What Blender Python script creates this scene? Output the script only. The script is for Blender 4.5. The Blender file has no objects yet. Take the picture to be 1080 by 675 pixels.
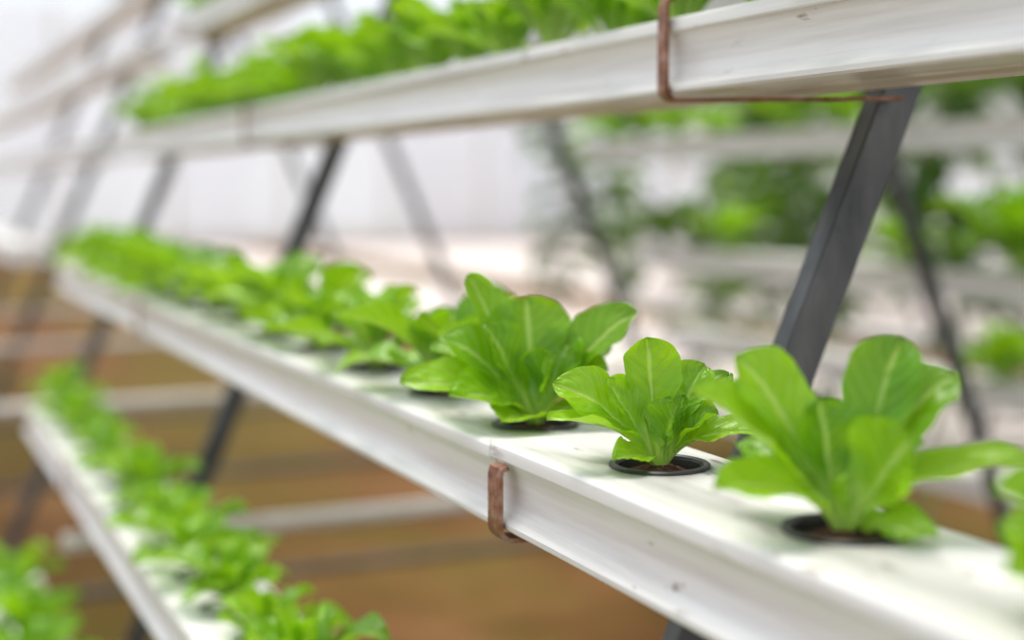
import bpy, bmesh, math, random
from mathutils import Vector, Matrix
random.seed(7)
H=1.1
TH=math.radians(24.2); PH=math.radians(5.37)
R=Vector((math.cos(TH),-math.sin(TH),0)); D=Vector((math.sin(TH),math.cos(TH),0)); UP=Vector((0,0,1))
sc=bpy.context.scene
sc.view_settings.view_transform='Standard'
col=sc.collection

# ---------------------------------------------------------------- materials
def mat(name):
    m=bpy.data.materials.new(name); m.use_nodes=True
    nt=m.node_tree; nt.nodes.clear()
    out=nt.nodes.new('ShaderNodeOutputMaterial')
    return m,nt,out
def N(nt,t,**k):
    n=nt.nodes.new(t)
    for a,b in k.items():
        if a in n.inputs: n.inputs[a].default_value=b
        else: setattr(n,a,b)
    return n
def ramp(nt,fac,stops):
    r=nt.nodes.new('ShaderNodeValToRGB'); e=r.color_ramp.elements
    while len(e)<len(stops): e.new(0.5)
    for i,(p,c) in enumerate(stops):
        e[i].position=p; e[i].color=(*c,1)
    nt.links.new(fac,r.inputs[0]); return r
def math_(nt,op,a,b=None,c=None):
    n=nt.nodes.new('ShaderNodeMath'); n.operation=op
    for i,v in enumerate((a,b,c)):
        if v is None: continue
        if isinstance(v,(int,float)): n.inputs[i].default_value=v
        else: nt.links.new(v,n.inputs[i])
    return n.outputs[0]
def mix(nt,fac,a,b,bt='MIX'):
    n=nt.nodes.new('ShaderNodeMix'); n.data_type='RGBA'; n.blend_type=bt
    for idx,v in ((0,fac),(6,a),(7,b)):
        if isinstance(v,(int,float)): n.inputs[idx].default_value=v
        elif isinstance(v,tuple): n.inputs[idx].default_value=(*v,1)
        else: nt.links.new(v,n.inputs[idx])
    return n.outputs[2]

def noisy(name,stops,scale=8,rough=.5,stretch=(1,1,1),metal=0,bump=0.0,detail=6,spec=.5):
    m,nt,out=mat(name)
    tc=N(nt,'ShaderNodeTexCoord'); mp=N(nt,'ShaderNodeMapping'); mp.inputs['Scale'].default_value=stretch
    nt.links.new(tc.outputs['Object'],mp.inputs[0])
    no=N(nt,'ShaderNodeTexNoise',Scale=scale,Detail=detail,Roughness=.6)
    nt.links.new(mp.outputs[0],no.inputs['Vector'])
    r=ramp(nt,no.outputs[0],stops)
    b=N(nt,'ShaderNodeBsdfPrincipled',Roughness=rough,Metallic=metal)
    b.inputs['Specular IOR Level'].default_value=spec
    nt.links.new(r.outputs[0],b.inputs['Base Color'])
    if bump:
        bp=N(nt,'ShaderNodeBump',Strength=bump,Distance=.01)
        nt.links.new(no.outputs[0],bp.inputs['Height']); nt.links.new(bp.outputs[0],b.inputs['Normal'])
    nt.links.new(b.outputs[0],out.inputs[0])
    return m

def pvc():
    m,nt,out=mat('white_pvc')
    tc=N(nt,'ShaderNodeTexCoord')
    mp=N(nt,'ShaderNodeMapping'); mp.inputs['Scale'].default_value=(26,1.0,26)
    nt.links.new(tc.outputs['Object'],mp.inputs[0])
    n1=N(nt,'ShaderNodeTexNoise',Scale=3,Detail=6,Roughness=.6); nt.links.new(mp.outputs[0],n1.inputs['Vector'])
    base=ramp(nt,n1.outputs[0],[(.3,(.66,.635,.62)),(.55,(.86,.85,.845))])
    n2=N(nt,'ShaderNodeTexNoise',Scale=85,Detail=3,Roughness=.5)
    mp2=N(nt,'ShaderNodeMapping'); mp2.inputs['Scale'].default_value=(1,.35,1)
    nt.links.new(tc.outputs['Object'],mp2.inputs[0]); nt.links.new(mp2.outputs[0],n2.inputs['Vector'])
    sp=ramp(nt,n2.outputs[0],[(.64,(0,0,0)),(.70,(1,1,1))])
    n3=N(nt,'ShaderNodeTexNoise',Scale=7,Detail=2); nt.links.new(tc.outputs['Object'],n3.inputs['Vector'])
    gate=ramp(nt,n3.outputs[0],[(.48,(0,0,0)),(.60,(1,1,1))])
    f=math_(nt,'MULTIPLY',sp.outputs[0],gate.outputs[0]); f=math_(nt,'MULTIPLY',f,.75)
    c=mix(nt,f,base.outputs[0],(.22,.15,.11))
    b=N(nt,'ShaderNodeBsdfPrincipled',Roughness=.30)
    nt.links.new(c,b.inputs['Base Color']); nt.links.new(b.outputs[0],out.inputs[0])
    return m

def leafmat(name,c1,c2,tr,pet,ts=.45):
    m,nt,out=mat(name)
    uv=N(nt,'ShaderNodeUVMap'); sep=N(nt,'ShaderNodeSeparateXYZ'); nt.links.new(uv.outputs[0],sep.inputs[0])
    u,v=sep.outputs[0],sep.outputs[1]
    av=math_(nt,'ABSOLUTE',math_(nt,'SUBTRACT',v,.5))
    at=N(nt,'ShaderNodeAttribute',attribute_name='tint')
    tc=N(nt,'ShaderNodeTexCoord'); no=N(nt,'ShaderNodeTexNoise',Scale=45,Detail=4); nt.links.new(tc.outputs['Object'],no.inputs['Vector'])
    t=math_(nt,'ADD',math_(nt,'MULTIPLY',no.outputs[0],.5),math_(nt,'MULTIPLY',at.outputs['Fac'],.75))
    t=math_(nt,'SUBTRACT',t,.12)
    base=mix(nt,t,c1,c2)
    ph=math_(nt,'SUBTRACT',math_(nt,'MULTIPLY',u,9.0),math_(nt,'MULTIPLY',av,5.0))
    ph=math_(nt,'ADD',ph,math_(nt,'MULTIPLY',no.outputs[0],.35))
    fr=math_(nt,'ABSOLUTE',math_(nt,'SUBTRACT',math_(nt,'FRACT',ph),.5))
    vein=ramp(nt,fr,[(0.0,(1,1,1)),(.08,(0,0,0))])
    mid=ramp(nt,av,[(.015,(1,1,1)),(.055,(0,0,0))])
    vm=math_(nt,'MAXIMUM',math_(nt,'MULTIPLY',vein.outputs[0],.38),math_(nt,'MULTIPLY',mid.outputs[0],.8))
    c=mix(nt,vm,base,pet)
    pm=ramp(nt,u,[(.12,(1,1,1)),(.38,(0,0,0))])
    c=mix(nt,pm.outputs[0],c,pet)
    vo=N(nt,'ShaderNodeTexNoise',Scale=170,Detail=3); nt.links.new(tc.outputs['Object'],vo.inputs['Vector'])
    hgt=math_(nt,'SUBTRACT',math_(nt,'MULTIPLY',vo.outputs[0],1.0),vm)
    bp=N(nt,'ShaderNodeBump',Strength=.5,Distance=.0016); nt.links.new(hgt,bp.inputs['Height'])
    b=N(nt,'ShaderNodeBsdfPrincipled',Roughness=.30); b.inputs['Specular IOR Level'].default_value=.5
    nt.links.new(c,b.inputs['Base Color']); nt.links.new(bp.outputs[0],b.inputs['Normal'])
    trn=N(nt,'ShaderNodeBsdfTranslucent'); 
    tcx=mix(nt,.6,c,tr); nt.links.new(tcx,trn.inputs[0])
    ms=N(nt,'ShaderNodeMixShader'); ms.inputs[0].default_value=ts
    nt.links.new(b.outputs[0],ms.inputs[1]); nt.links.new(trn.outputs[0],ms.inputs[2]); nt.links.new(ms.outputs[0],out.inputs[0])
    return m

M_leaf=leafmat('lettuce_leaf',(.065,.25,.004),(.34,.64,.012),(.48,.80,.008),(.58,.78,.20),.36)
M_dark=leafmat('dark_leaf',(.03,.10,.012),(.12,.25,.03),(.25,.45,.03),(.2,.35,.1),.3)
M_pvc=pvc()
M_metal=noisy('galvanised_grey',[(.3,(.050,.053,.058)),(.7,(.15,.155,.16))],scale=30,rough=.5,stretch=(1,1,.3),metal=.35,bump=.1)
M_rust=noisy('rusty_strap',[(.3,(.10,.035,.02)),(.55,(.32,.14,.085)),(.75,(.50,.36,.30))],scale=90,rough=.42,metal=.45,bump=.3)
M_black=noisy('black_plastic',[(.3,(.012,.012,.012)),(.7,(.03,.03,.03))],scale=40,rough=.4)
M_peat=noisy('growing_medium',[(.3,(.03,.012,.008)),(.55,(.13,.05,.03)),(.75,(.28,.14,.09))],scale=140,rough=.9,bump=.8)
M_bar=noisy('white_painted_bar',[(.3,(.62,.56,.5)),(.7,(.8,.77,.73))],scale=12,rough=.5)

# ---------------------------------------------------------------- mesh utils
def mkobj(name,verts,faces,mats,smooth=True,ang=35,midx=None):
    me=bpy.data.meshes.new(name); me.from_pydata(verts,[],faces)
    for m in (mats if isinstance(mats,list) else [mats]): me.materials.append(m)
    if midx: me.polygons.foreach_set('material_index',midx)
    bm=bmesh.new(); bm.from_mesh(me); bmesh.ops.recalc_face_normals(bm,faces=bm.faces); bm.to_mesh(me); bm.free()
    if smooth:
        me.polygons.foreach_set('use_smooth',[True]*len(me.polygons)); me.set_sharp_from_angle(angle=math.radians(ang))
    me.update()
    o=bpy.data.objects.new(name,me); col.objects.link(o); return o
def boxv(V,F,c,ax,ay,az,MI=None,mi=0):
    n=len(V); c=Vector(c)
    for sx in(-1,1):
        for sy in(-1,1):
            for sz in(-1,1): V.append(tuple(c+ax*sx+ay*sy+az*sz))
    F+= [(n,n+1,n+3,n+2),(n+4,n+6,n+7,n+5),(n,n+4,n+5,n+1),(n+2,n+3,n+7,n+6),(n,n+2,n+6,n+4),(n+1,n+5,n+7,n+3)]
    if MI is not None: MI+= [mi]*6
def tube(V,F,a,b,r,seg=10,MI=None,mi=0):
    a=Vector(a);b=Vector(b);t=(b-a).normalized(); s=t.cross(UP)
    if s.length<.01: s=Vector((1,0,0))
    s.normalize(); q=t.cross(s); n=len(V)
    for p in(a,b):
        for i in range(seg):
            an=2*math.pi*i/seg; V.append(tuple(p+s*(r*math.cos(an))+q*(r*math.sin(an))))
    for i in range(seg):
        j=(i+1)%seg; F.append((n+i,n+j,n+seg+j,n+seg+i))
    F.append(tuple(range(n,n+seg))); F.append(tuple(range(n+seg,n+2*seg)))
    if MI is not None: MI+=[mi]*(seg+2)

# ---------------------------------------------------------------- channels
half=[(.0035,0),(.0015,-.0006),(.0004,-.0018),(0,-.0035),(0,-.0088),(.0006,-.0098),(.0034,-.0101),(.0042,-.0118),(.0066,-.018),(.0082,-.026),(.0080,-.034),(.0060,-.0395),(.0026,-.0425),(.0002,-.0438),(-.0010,-.0455),(-.0008,-.0485),(.0010,-.05),(.028,-.05),(.031,-.0485)]
PROF=half+[(.1-x,z) for x,z in reversed(half)]
def channel(x0,ztop,y0,y1,holes=(),name='hydroponic_channel',dz=0.0):
    V=[];F=[];n=len(PROF)
    for y in (y0,y1):
        for x,z in PROF: V.append((x0+x,y,H+ztop+z+dz))
    for i in range(n):
        j=(i+1)%n; F.append((i,j,n+j,n+i))
    F.append(tuple(range(n))); F.append(tuple(range(n,2*n)))
    o=mkobj(name,V,F,M_pvc,ang=28)
    if holes:
        V=[];F=[]
        for hy in holes: tube(V,F,(x0+.053,hy,H+ztop-.036),(x0+.053,hy,H+ztop+.02),.0245,32)
        c=mkobj('cut',V,F,M_black)
        md=o.modifiers.new('b','BOOLEAN'); md.object=c; md.operation='DIFFERENCE'; md.solver='EXACT'
        dg=bpy.context.evaluated_depsgraph_get(); dg.update()
        me=bpy.data.meshes.new_from_object(o.evaluated_get(dg)); o.modifiers.clear(); o.data=me
        bpy.data.objects.remove(c)
    return o

LV=[(.333,-.153),(.485,.111),(.635,.375),(.787,.639),(.227,-.370),(.113,-.585)]
XC=1.1166
SP=.157
ys=[.351+SP*i for i in range(0,18)]
ys=[y for y in ys if y<2.9]
channel(.333,-.153,-.8,.772,holes=[.346,.502,.663],dz=.0015)
channel(.333,-.153,.7745,2.98,holes=[y for y in ys if y>.8])
channel(.333,-.153,3.9,8)
channel(.485,.111,-.8,3.2); channel(.485,.111,3.75,9.5)
channel(.635,.375,-.8,3.3); channel(.635,.375,3.75,9.5)
channel(.787,.639,-.8,3.3); channel(.787,.639,3.75,9.5)
channel(.227,-.370,-.8,2.55)
channel(.113,-.585,-.8,2.3)
for x,z in LV:
    channel(2*XC-x-.1,z,-.8,3.25)

# ---------------------------------------------------------------- A frames
SL=.433; ZA=1.207
def aframe(y,cx=XC,name='a_frame_support'):
    V=[];F=[];MI=[]
    for sgn in(-1,1):
        base=Vector((cx+sgn*SL*(ZA+H),y,0)); top=Vector((cx+sgn*.006,y,H+ZA-.014))
        t=(top-base); L=t.length; t.normalize(); a=Vector((t.z,0,-t.x))
        c=(base+top)/2
        boxv(V,F,c+Vector((0,-.008,0)),a*.0135,Vector((0,.0015,0)),t*(L/2),MI,0)
        boxv(V,F,c-a*.012,a*.0015,Vector((0,.009,0)),t*(L/2),MI,0)
        boxv(V,F,c+a*.012,a*.0015,Vector((0,.009,0)),t*(L/2),MI,0)
        boxv(V,F,base+Vector((0,0,.004)),Vector((.05,0,0)),Vector((0,.04,0)),Vector((0,0,.004)),MI,0)
    z=H-.482; hw=XC-.22
    tube(V,F,(cx-hw,y-.025,z),(cx+hw,y-.025,z),.014,12,MI,1)
    z2=.18; hw=.9
    tube(V,F,(cx-hw,y+.02,z2),(cx+hw,y+.02,z2),.012,12,MI,0)
    boxv(V,F,(cx,y-.012,H+ZA-.05),Vector((.05,0,0)),Vector((0,.003,0)),Vector((0,0,.04)),MI,0)
    return mkobj(name,V,F,[M_metal,M_bar],midx=MI,ang=30)
for y in (.765,2.0,3.25,4.5,5.75): aframe(y)
aframe(-.5)

# ---------------------------------------------------------------- straps
def strap(x0,zb,yf,yl,xl,hook=.062,name='channel_bracket',w=.0055,t=.0026):
    r=.007; P=[]
    g=.0030
    P.append((-g+.004,zb+hook)); P.append((-g+.0005,zb+hook-.001)); P.append((-g,zb+hook-.004)); P.append((-g,zb+r-g))
    for k in range(1,7):
        an=math.pi+ (math.pi/2)*k/6
        P.append((-g+r+r*math.cos(an),zb-g+r+r*math.sin(an)))
    P.append(((xl-x0)*.5,zb-g)); P.append((xl-x0,zb-g))
    V=[];F=[];n=len(P)
    for i,(s,z) in enumerate(P):
        a=Vector(P[max(0,i-1)]);b=Vector(P[min(n-1,i+1)]); tt=(b-a).normalized(); nn=Vector((-tt.y,tt.x))
        yy=yf+(yl-yf)*max(0,s)/(xl-x0)
        for (ox,oy) in ((0,-w),(0,w),(1,w),(1,-w)):
            q=Vector((s,z))-nn*t*ox
            V.append((x0+q.x,yy+oy,H+q.y))
    for i in range(n-1):
        for k in range(4):
            F.append((4*i+k,4*i+(k+1)%4,4*i+4+(k+1)%4,4*i+4+k))
    F.append((0,1,2,3)); F.append(tuple(4*(n-1)+k for k in range(4)))
    return mkobj(name,V,F,M_rust,ang=50)
def legx(z): return XC-SL*(ZA-z)-.013
for i,(x,zt) in enumerate(LV):
    for y in (.765,2.0,3.25,4.5):
        lx=legx(zt-.05)
        if y==.765:
            if i==1: strap(x,zt-.05,.826,.748,lx+.004,hook=.060,w=.0055)
            elif i==0: strap(x,zt-.05,.755,.748,lx+.01,hook=.038,w=.0085)
            else: strap(x,zt-.05,y-.018,y-.018,lx+.01,hook=.05)
        elif (i in(4,5) and y>2.4) or (y==3.25 and i==0) or (y==3.25 and i==1) or (i==0 and y>3): continue
        else: strap(x,zt-.05,y-.018,y-.018,lx+.01,hook=.05)

# ---------------------------------------------------------------- leaves
def leaf(V,F,UV,T,base,tip,width,k=0.0,arch=.6,nt_=22,nv=13,wav=.0025,cup=.35,tint=.5,ph=0.,roll=0.,freq=2.5,droop=0.,pw=1.5):
    P0=Vector(base); P2=Vector(tip); d=P2-P0; hz=Vector((d.x,d.y,0)); L=d.length
    rad=hz.normalized() if hz.length>1e-5 else D
    P1=P0+hz*(1-arch)*.8+UP*(d.z*(.55+.35*arch)+.12*L*arch)
    n0=(UP*1.0-rad*.9-D*k).normalized()
    start=len(V); W=width/2
    for i in range(nt_+1):
        t=i/nt_
        p=P0*(1-t)**2+P1*2*t*(1-t)+P2*t*t
        tg=((P1-P0)*(1-t)+(P2-P1)*t).normalized()
        p=p-UP*(droop*L*max(0,t-.6)**2*2)
        s=tg.cross(n0).normalized(); nn=s.cross(tg).normalized()
        rr=roll*t
        s2=s*math.cos(rr)+nn*math.sin(rr); nn=nn*math.cos(rr)-s*math.sin(rr); s=s2
        ss=max(0,(t-.14)/.86)
        g=max(0,math.sin(math.pi*min(1,ss**pw)))**.68
        pet=.15*(1-.4*t)
        f=math.sqrt(g*g+pet*pet*(1-ss)) 
        f=max(f,.03)
        w=W*f
        for j in range(nv):
            v=-1+2*j/(nv-1)
            edge=abs(v)**1.5
            off=cup*w*(v*v)
            off+=.5*w*(v*v)*max(0,1-ss*3)
            off+=wav*edge*math.sin(freq*2*math.pi*t+ph+(1.3 if v>0 else 0))*min(1,ss*3)
            off+=.0007*math.sin(2*math.pi*(t*9-abs(v)*2.5))*min(1,abs(v)*4)*min(1,ss*3)*(1-edge*.6)
            off+=.0006*math.sin(t*17+v*4+ph*2)*math.sin(v*6+ph)*min(1,ss*3)
            off-=.0015*math.exp(-(v/.10)**2)
            ew=w*(1+.025*math.sin(t*31+ph*3+v))
            q=p+s*(v*ew*(1-.12*cup*v*v))+nn*off
            V.append(tuple(q)); UV.append((t,.5+.5*v)); T.append(tint)
    for i in range(nt_):
        for j in range(nv-1):
            a=start+i*nv+j; F.append((a,a+1,a+nv+1,a+nv))
def plant_mesh(name,leaves,material):
    V=[];F=[];UV=[];T=[]
    for lf in leaves: leaf(V,F,UV,T,**lf)
    me=bpy.data.meshes.new(name); me.from_pydata(V,[],F); me.materials.append(material)
    uvl=me.uv_layers.new(name='UVMap')
    idx=[0]*len(me.loops); me.loops.foreach_get('vertex_index',idx)
    fl=[]
    for i in idx: fl+=UV[i]
    uvl.data.foreach_set('uv',fl)
    at=me.attributes.new('tint','FLOAT','POINT'); at.data.foreach_set('value',T)
    me.polygons.foreach_set('use_smooth',[True]*len(me.polygons)); me.update(); return me

def cup_mesh():
    prof=[(.0275,.0002),(.0275,.0014),(.0268,.0020),(.0245,.0020),(.0236,.0012),(.0222,-.012),(.0205,-.034),(.0195,-.034),(.0212,-.012),(.0226,.0002)]
    V=[];F=[];MI=[];S=48
    for i in range(S):
        a=2*math.pi*i/S
        for r,z in prof: V.append((r*math.cos(a),r*math.sin(a),z))
    n=len(prof)
    for i in range(S):
        j=(i+1)%S
        for k in range(n-1): F.append((i*n+k,i*n+k+1,j*n+k+1,j*n+k)); MI.append(0)
        F.append((i*n+n-1,i*n,j*n,j*n+n-1)); MI.append(0)
    c=len(V); rs=[0,.004,.008,.012,.016,.0195,.0218]; S2=30
    rnd=random.Random(3)
    V.append((0,0,.001))
    for r in rs[1:]:
        for i in range(S2):
            a=2*math.pi*i/S2; V.append((r*math.cos(a),r*math.sin(a),.0-.006*(r/.022)**2+rnd.uniform(-.0014,.0016)))
    for i in range(S2): F.append((c,c+1+i,c+1+(i+1)%S2)); MI.append(1)
    for q in range(len(rs)-2):
        for i in range(S2):
            j=(i+1)%S2; b=c+1+q*S2; F.append((b+i,b+S2+i,b+S2+j,b+j)); MI.append(1)
    me=bpy.data.meshes.new('net_cup'); me.from_pydata(V,[],F); me.materials.append(M_black); me.materials.append(M_peat)
    me.polygons.foreach_set('material_index',MI)
    me.polygons.foreach_set('use_smooth',[True]*len(F)); me.set_sharp_from_angle(angle=math.radians(45)); me.update(); return me
CUP=cup_mesh()

def spec(lst,seed):
    rnd=random.Random(seed); out=[]
    for e in lst:
        r,d,h,w=e[:4]; kw=dict(e[4]) if len(e)>4 else {}
        tip=R*r+D*d+UP*h
        hz=Vector((tip.x,tip.y,0)); b=(hz.normalized()*.0035 if hz.length>.001 else Vector((0,0,0)))+UP*.001
        dd=dict(base=b,tip=tip,width=w*1.1,k=.8,tint=rnd.uniform(.25,.85),ph=rnd.uniform(0,6),wav=.0018,arch=.55,nt_=40,nv=19)
        dd.update(kw); out.append(dd)
    return out
P1=spec([
 (-.006,.014,.069,.032,dict(arch=.3,k=.6,cup=.3,tint=.8)),
 (-.058,.006,.045,.031,dict(k=1.3,arch=.5,cup=.3,tint=.85)),
 (-.062,-.016,.029,.022,dict(k=.2,arch=.7,cup=.4,tint=1.)),
 (-.030,-.006,.048,.024,dict(k=1.2,arch=.35,tint=.7)),
 (-.027,-.030,.010,.019,dict(k=.8,arch=.8,tint=.9)),
 (.006,-.018,.036,.022,dict(k=1.6,arch=.4,tint=.15,cup=.6)),
 (.027,.022,.053,.027,dict(k=.9,arch=.4,tint=.55)),
 (.042,.030,.046,.026,dict(k=.6,arch=.5,tint=.05)),
 (.031,-.004,.030,.020,dict(k=.6,arch=.55,tint=.25,cup=.6)),
 (.055,-.016,.022,.022,dict(k=.5,arch=.75,tint=.75)),
 (-.018,.014,.048,.020,dict(k=.8,arch=.3,tint=.1)),
 (.014,.008,.038,.016,dict(k=.8,arch=.3,tint=.3,cup=.7)),
 (-.040,.036,.030,.024,dict(k=.3,tint=.0)),
 (.004,-.004,.022,.009,dict(k=.8,arch=.3,tint=1.,cup=.7)),
],1)
P2=spec([
 (-.045,.024,.076,.037,dict(arch=.4,k=.9,cup=.3,tint=.8)),
 (-.068,-.002,.064,.029,dict(arch=.4,k=.5,cup=.4,tint=.8)),
 (-.062,-.030,.026,.029,dict(arch=.75,k=.6,tint=1.)),
 (-.010,.008,.058,.037,dict(arch=.35,k=1.0,tint=.1,cup=.35)),
 (.022,-.026,.047,.040,dict(arch=.3,k=1.8,tint=.55,cup=.4)),
 (.030,.024,.084,.034,dict(arch=.35,k=.7,tint=.1,cup=.3)),
 (.052,.014,.069,.033,dict(arch=.5,k=.8,tint=.3,cup=.35)),
 (.076,-.018,.035,.024,dict(arch=.65,k=.4,tint=1.)),
 (.032,-.032,.006,.020,dict(arch=.8,k=.8,tint=.55)),
 (-.028,.016,.044,.026,dict(arch=.4,k=.6,tint=.2)),
 (.016,.008,.042,.020,dict(arch=.3,k=1.,tint=.2)),
 (.045,.048,.034,.026,dict(arch=.6,k=.3,tint=.0)),
 (-.040,.050,.030,.026,dict(arch=.6,k=.3,tint=.0)),
 (.0,-.008,.026,.012,dict(k=.8,arch=.3,tint=1.,cup=.7)),
],2)
P3=spec([
 (-.044,.024,.096,.030,dict(arch=.3,k=.6,tint=.5)),
 (-.006,.030,.080,.050,dict(arch=.35,k=.9,tint=.45,cup=.3)),
 (.027,.016,.058,.036,dict(arch=.4,k=.8,tint=.3)),
 (.066,.012,.072,.040,dict(arch=.45,k=.8,tint=.35,cup=.35)),
 (-.032,-.010,.066,.036,dict(arch=.35,k=1.1,tint=.25)),
 (-.086,-.016,.030,.038,dict(arch=.65,k=.6,tint=.9)),
 (-.022,-.046,.010,.036,dict(arch=.8,k=.6,tint=.85)),
 (-.062,.012,.056,.036,dict(arch=.5,k=.8,tint=.4)),
 (.046,-.012,.038,.034,dict(arch=.6,k=.8,tint=.4)),
 (.010,-.020,.048,.032,dict(arch=.35,k=1.4,tint=.15,cup=.5)),
 (-.054,-.034,.024,.036,dict(arch=.75,k=.7,tint=.75)),
 (.05,.045,.045,.034,dict(arch=.6,k=.3,tint=.1)),
 (-.03,.05,.05,.034,dict(arch=.6,k=.3,tint=.1)),
 (-.07,.05,.045,.036,dict(arch=.6,k=.3,tint=.3)),
 (.0,.0,.05,.022,dict(arch=.3,k=.8,tint=.6,cup=.6)),
 (.062,-.03,.014,.028,dict(arch=.8,k=.6,tint=.7)),
],3)
def generic(seed,n=13,Ls=1.0,res=(12,7),tmax=.95):
    rnd=random.Random(seed); out=[]
    off=rnd.uniform(0,6); el0=rnd.uniform(70,80); sp=rnd.uniform(45,62); ww=rnd.uniform(.44,.54)
    for i in range(n):
        q=i/(n-1); az=off+i*2.39996+rnd.uniform(-.4,.4)
        el=math.radians(el0-sp*q+rnd.uniform(-10,10)); L=(.055+.045*min(1,q*1.8))*rnd.uniform(.75,1.2)*Ls
        if q<.2: L=.055*Ls
        dirv=Vector((math.cos(az),math.sin(az),0))
        out.append(dict(base=dirv*.004+UP*.001,tip=dirv*(L*math.cos(el))+UP*(L*math.sin(el)),width=L*ww*rnd.uniform(.85,1.15),
            k=rnd.uniform(-.1,.3),arch=rnd.uniform(.3,.75),nt_=res[0],nv=res[1],tint=rnd.uniform(.0,tmax),ph=rnd.uniform(0,6),wav=.003,cup=rnd.uniform(.25,.6),droop=rnd.uniform(0,.5),roll=rnd.uniform(-.4,.4)))
    return out
def lettuce(me,x,y,z,rot=0,s=1,name='lettuce_plant',cup=True,tilt=0):
    e=bpy.data.objects.new(name,None); e.location=(x,y,z); col.objects.link(e); e.empty_display_size=.02
    o=bpy.data.objects.new('leaves',me); o.parent=e; o.rotation_euler=(tilt,0,rot); o.scale=(s,s,s); col.objects.link(o)
    if cup:
        c=bpy.data.objects.new('net_cup',CUP); c.parent=e; col.objects.link(c)
    return e
zt=H-.153
m1=plant_mesh('leaves_a',P1,M_leaf); m2=plant_mesh('leaves_b',P2,M_leaf); m3=plant_mesh('leaves_c',P3,M_leaf)
lettuce(m1,.386,.663,zt+.0015); lettuce(m2,.386,.502,zt+.0015); lettuce(m3,.386,.822,zt)
G=[plant_mesh('leaves_g%d'%i,generic(20+i,15+i%3,1.0,(18,9)),M_leaf) for i in range(8)]
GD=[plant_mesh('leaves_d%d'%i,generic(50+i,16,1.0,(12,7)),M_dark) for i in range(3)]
PN=spec([(-.047,.0,.050,.030,dict(tint=.6,k=.6)),(-.050,-.02,.026,.026,dict(tint=.8,arch=.7)),(-.02,.03,.06,.03),(.02,.03,.07,.03),(.05,0,.05,.03),(.03,-.03,.03,.03),
  (-.02,-.03,.03,.028,dict(tint=.5)),(.06,.03,.04,.03),(0,0,.04,.02),(-.035,.03,.03,.028)],8)
lettuce(plant_mesh('leaves_near',PN,M_leaf),.386,.346,zt+.0015)
for i,y in enumerate([y for y in ys if y>.9]):
    lettuce(random.choice(G),.386,y,zt,rot=random.uniform(0,6.28),s=random.uniform(.90,1.02) if i<5 else random.uniform(.88,1.08),tilt=random.uniform(-.1,.1))
def row(x,ztop,y0,y1,s0,s1,meshes,sp=SP,name='lettuce_row',skip=0.):
    e=bpy.data.objects.new(name,None); e.location=(x,y0,ztop); col.objects.link(e)
    y=y0;i=1
    while y<y1:
        if random.random()>=skip:
            o=bpy.data.objects.new('lettuce_%d'%i,random.choice(meshes)); s=random.uniform(s0,s1)
            o.scale=(s,s,s*random.uniform(.9,1.1)); o.rotation_euler=(0,0,random.uniform(0,6.28)); o.location=(random.uniform(-.005,.005),y-y0,.0)
            o.parent=e; col.objects.link(o)
            c=bpy.data.objects.new('net_cup_%d'%i,CUP); c.parent=e; c.location=(0,y-y0,.0003); col.objects.link(c)
        y+=sp; i+=1
row(.535,H+.111,.4,3.15,.82,1.1,G,.10)
row(.685,H+.375,.4,3.25,.8,1.0,G,.135)
row(.837,H+.639,.4,3.25,.8,1.0,G)
row(.277,H-.370,.3,2.5,.6,.82,G,.115)
row(.163,H-.585,.3,2.2,.8,1.0,G,.13)
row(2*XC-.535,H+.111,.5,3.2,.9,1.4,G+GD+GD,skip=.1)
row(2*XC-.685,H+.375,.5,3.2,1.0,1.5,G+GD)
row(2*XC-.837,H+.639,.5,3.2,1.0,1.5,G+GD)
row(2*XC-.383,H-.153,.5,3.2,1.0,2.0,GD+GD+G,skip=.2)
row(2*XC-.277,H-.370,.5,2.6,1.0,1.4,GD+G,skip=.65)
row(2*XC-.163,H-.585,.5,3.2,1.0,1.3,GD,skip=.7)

# ---------------------------------------------------------------- climbing vines behind the rack
def vine_mesh(seed,hgt,material,z0=.12):
    rnd=random.Random(seed); V=[];F=[];UV=[];T=[]
    a1=rnd.uniform(0,6)
    def P(z): return Vector((.05*math.sin(z*5+a1),.05*math.cos(z*4+a1),z))
    z=z0
    while z<hgt:
        az=rnd.uniform(0,6.28); L=rnd.uniform(.10,.22); dv=Vector((math.cos(az),math.sin(az),0)); p=P(z)
        leaf(V,F,UV,T,base=p,tip=p+dv*L+UP*rnd.uniform(-.08,.06),width=L*rnd.uniform(.5,.75),k=0,arch=.8,nt_=10,nv=7,tint=rnd.random(),ph=rnd.uniform(0,6),wav=.006,droop=.6)
        z+=rnd.uniform(.012,.035)
    seg=int(hgt/.05)
    for i in range(seg):
        n0=len(V); tube(V,F,P(i*.05),P(i*.05+.052),.007,6); k=len(V)-n0; UV+=[(.9,.5)]*k; T+=[0]*k
    me=bpy.data.meshes.new('vine'); me.from_pydata(V,[],F); me.materials.append(material)
    uvl=me.uv_layers.new(name='UVMap'); idx=[0]*len(me.loops); me.loops.foreach_get('vertex_index',idx); fl=[]
    for i in idx: fl+=UV[i]
    uvl.data.foreach_set('uv',fl); at=me.attributes.new('tint','FLOAT','POINT'); at.data.foreach_set('value',T)
    me.polygons.foreach_set('use_smooth',[True]*len(F)); return me
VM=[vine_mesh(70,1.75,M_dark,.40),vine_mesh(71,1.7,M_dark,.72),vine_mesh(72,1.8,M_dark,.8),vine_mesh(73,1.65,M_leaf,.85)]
vr=random.Random(12)
yy=1.7;i=0
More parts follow.
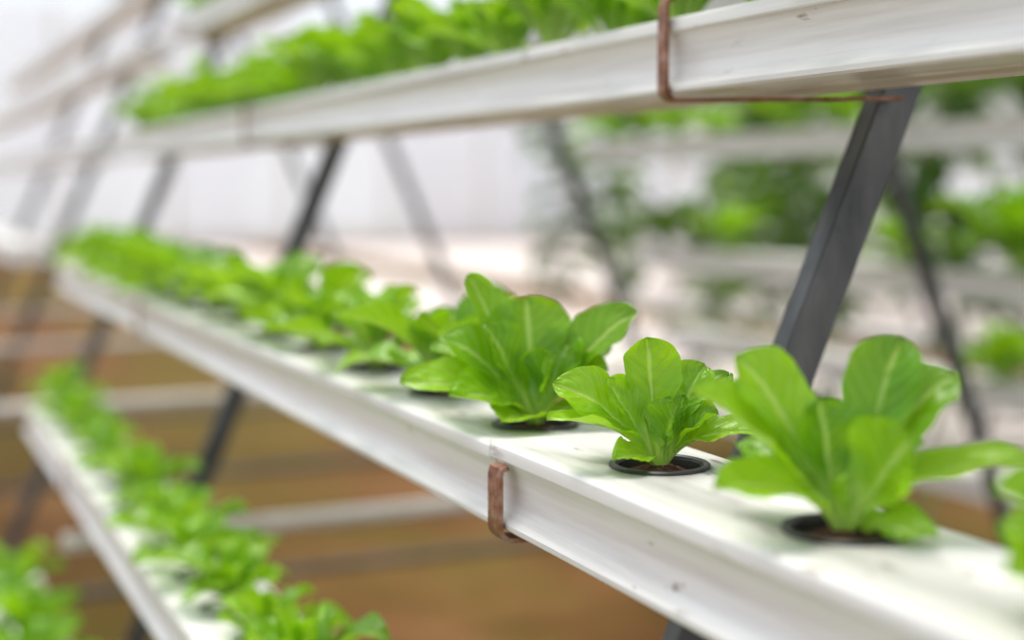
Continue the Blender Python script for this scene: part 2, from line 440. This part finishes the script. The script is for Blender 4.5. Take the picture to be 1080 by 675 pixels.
while yy<5.6:
    k=[1,2,0,3,1,2,2][i%7]
    o=bpy.data.objects.new('climbing_vine',VM[k]); o.location=(2.75+vr.uniform(-.15,.55),yy,0); o.scale=(1,1,vr.uniform(.85,1.02)); o.rotation_euler=(0,0,i*1.3); col.objects.link(o)
    yy+=vr.uniform(.14,.30); i+=1

# ---------------------------------------------------------------- far rows
def far_row(cx,y0,y1,plants,name):
    V=[];F=[];MI=[]
    for x,z in LV:
        for xx in (cx-XC+x,cx+XC-x-.1):
            n=len(V); m=len(PROF)
            for y in (y0,y1):
                for px,pz in PROF: V.append((xx+px,y,H+z+pz))
            for i in range(m):
                j=(i+1)%m; F.append((n+i,n+j,n+m+j,n+m+i))
            F.append(tuple(range(n,n+m))); F.append(tuple(range(n+m,n+2*m)))
    mkobj(name,V,F,M_pvc,ang=28)
    y=y0+.4
    while y<y1: aframe(y,cx); y+=1.25
    for (x,z) in LV:
        if plants: row(cx-XC+x+.05,H+z,plants[0],plants[1],1.2,2.0,G+GD+GD,.22,skip=.3 if z>-.2 else .75)
far_row(4.7,1.2,7.0,(1.8,6.0),'hydroponic_rack_channels')
far_row(8.2,4.0,14,(9,12),'hydroponic_rack_channels')

# ---------------------------------------------------------------- ground, walls
def soil():
    m,nt,out=mat('dry_soil')
    tc=N(nt,'ShaderNodeTexCoord')
    n1=N(nt,'ShaderNodeTexNoise',Scale=1.1,Detail=8,Roughness=.6); nt.links.new(tc.outputs['Object'],n1.inputs['Vector'])
    r1=ramp(nt,n1.outputs[0],[(.3,(.065,.028,.008)),(.5,(.16,.072,.024)),(.7,(.28,.15,.06))])
    n2=N(nt,'ShaderNodeTexNoise',Scale=.8,Detail=5)
    mp=N(nt,'ShaderNodeMapping'); mp.inputs['Location'].default_value=(3,1,7); mp.inputs['Scale'].default_value=(1.6,.5,1)
    nt.links.new(tc.outputs['Object'],mp.inputs[0]); nt.links.new(mp.outputs[0],n2.inputs['Vector'])
    r2=ramp(nt,n2.outputs[0],[(.44,(0,0,0)),(.58,(1,1,1))])
    c=mix(nt,math_(nt,'MULTIPLY',r2.outputs[0],.7),r1.outputs[0],(.115,.09,.012))
    b=N(nt,'ShaderNodeBsdfPrincipled',Roughness=.95); nt.links.new(c,b.inputs['Base Color'])
    b.inputs['Specular IOR Level'].default_value=.15
    bp=N(nt,'ShaderNodeBump',Strength=.6,Distance=.05); nt.links.new(n1.outputs[0],bp.inputs['Height']); nt.links.new(bp.outputs[0],b.inputs['Normal'])
    nt.links.new(b.outputs[0],out.inputs[0]); return m
V=[];F=[];nx,ny=60,60
rnd=random.Random(5)
for i in range(nx+1):
    for j in range(ny+1):
        V.append((-6+24*i/nx,-6+40*j/ny,-.012+rnd.uniform(-.012,.01)))
for i in range(nx):
    for j in range(ny):
        a=i*(ny+1)+j; F.append((a,a+ny+1,a+ny+2,a+1))
mkobj('floor',V,F,soil(),ang=80)
M_sheet=noisy('ground_sheet',[(.3,(.56,.45,.41)),(.6,(.80,.73,.70))],scale=3,rough=.6,stretch=(1,.4,1))
def slab(name,x0,x1,y0,y1,z0,z1,m):
    V=[];F=[]; boxv(V,F,((x0+x1)/2,(y0+y1)/2,(z0+z1)/2),Vector(((x1-x0)/2,0,0)),Vector((0,(y1-y0)/2,0)),Vector((0,0,(z1-z0)/2)))
    return mkobj(name,V,F,m,smooth=False)
slab('ground_cover_sheet',3.6,5.7,-2,25,0,.02,M_sheet)
slab('ground_cover_sheet',6.8,11.8,-2,25,0,.02,M_sheet)
m,nt,out=mat('greenhouse_film')
tc=N(nt,'ShaderNodeTexCoord'); no=N(nt,'ShaderNodeTexNoise',Scale=.7,Detail=4)
mp=N(nt,'ShaderNodeMapping'); mp.inputs['Scale'].default_value=(1,1,.35); nt.links.new(tc.outputs['Object'],mp.inputs[0]); nt.links.new(mp.outputs[0],no.inputs['Vector'])
r=ramp(nt,no.outputs[0],[(.3,(.86,.85,.91)),(.65,(.95,.96,.99))])
d=N(nt,'ShaderNodeBsdfDiffuse'); t=N(nt,'ShaderNodeBsdfTranslucent'); ms=N(nt,'ShaderNodeMixShader'); ms.inputs[0].default_value=.5
nt.links.new(r.outputs[0],d.inputs[0]); nt.links.new(r.outputs[0],t.inputs[0]); nt.links.new(d.outputs[0],ms.inputs[1]); nt.links.new(t.outputs[0],ms.inputs[2])
tp=N(nt,'ShaderNodeBsdfTransparent'); ms2=N(nt,'ShaderNodeMixShader'); ms2.inputs[0].default_value=.5
nt.links.new(ms.outputs[0],ms2.inputs[1]); nt.links.new(tp.outputs[0],ms2.inputs[2]); nt.links.new(ms2.outputs[0],out.inputs[0])
M_film=m
slab('wall_right',12,12.02,-6,34,0,4.2,M_film)
slab('wall_far',-6,12,26,26.02,0,4.2,M_film)
V=[];F=[]
for y in range(-4,26,2): tube(V,F,(11.9,y,0),(11.9,y,4.2),.04)
for x in range(-5,12,2): tube(V,F,(x,25.9,0),(x,25.9,4.2),.04)
mkobj('greenhouse_posts',V,F,M_bar)

# ---------------------------------------------------------------- light & camera
w=bpy.data.worlds.new('World'); sc.world=w; w.use_nodes=True
nt=w.node_tree; bg=nt.nodes['Background']; bg.inputs[1].default_value=1.08
bg.inputs[0].default_value=(.90,.95,1.0,1)
s=bpy.data.lights.new('sun','SUN'); s.energy=3.3; s.angle=math.radians(32); s.color=(1,.94,.84)
so=bpy.data.objects.new('sun',s); col.objects.link(so)
dirv=(D*-.38 + R*.12 - UP*1.0).normalized()
so.rotation_euler=dirv.to_track_quat('-Z','Y').to_euler()
so.location=(0,0,6)
cam=bpy.data.cameras.new('camera'); co=bpy.data.objects.new('camera',cam); col.objects.link(co)
cam.lens=50; cam.sensor_width=36; cam.clip_start=.02
co.location=(0,0,H); co.rotation_euler=(math.radians(90)-PH,0,-TH)
cam.dof.use_dof=True; cam.dof.focus_distance=.785; cam.dof.aperture_fstop=2.6; cam.dof.aperture_blades=0
sc.camera=co
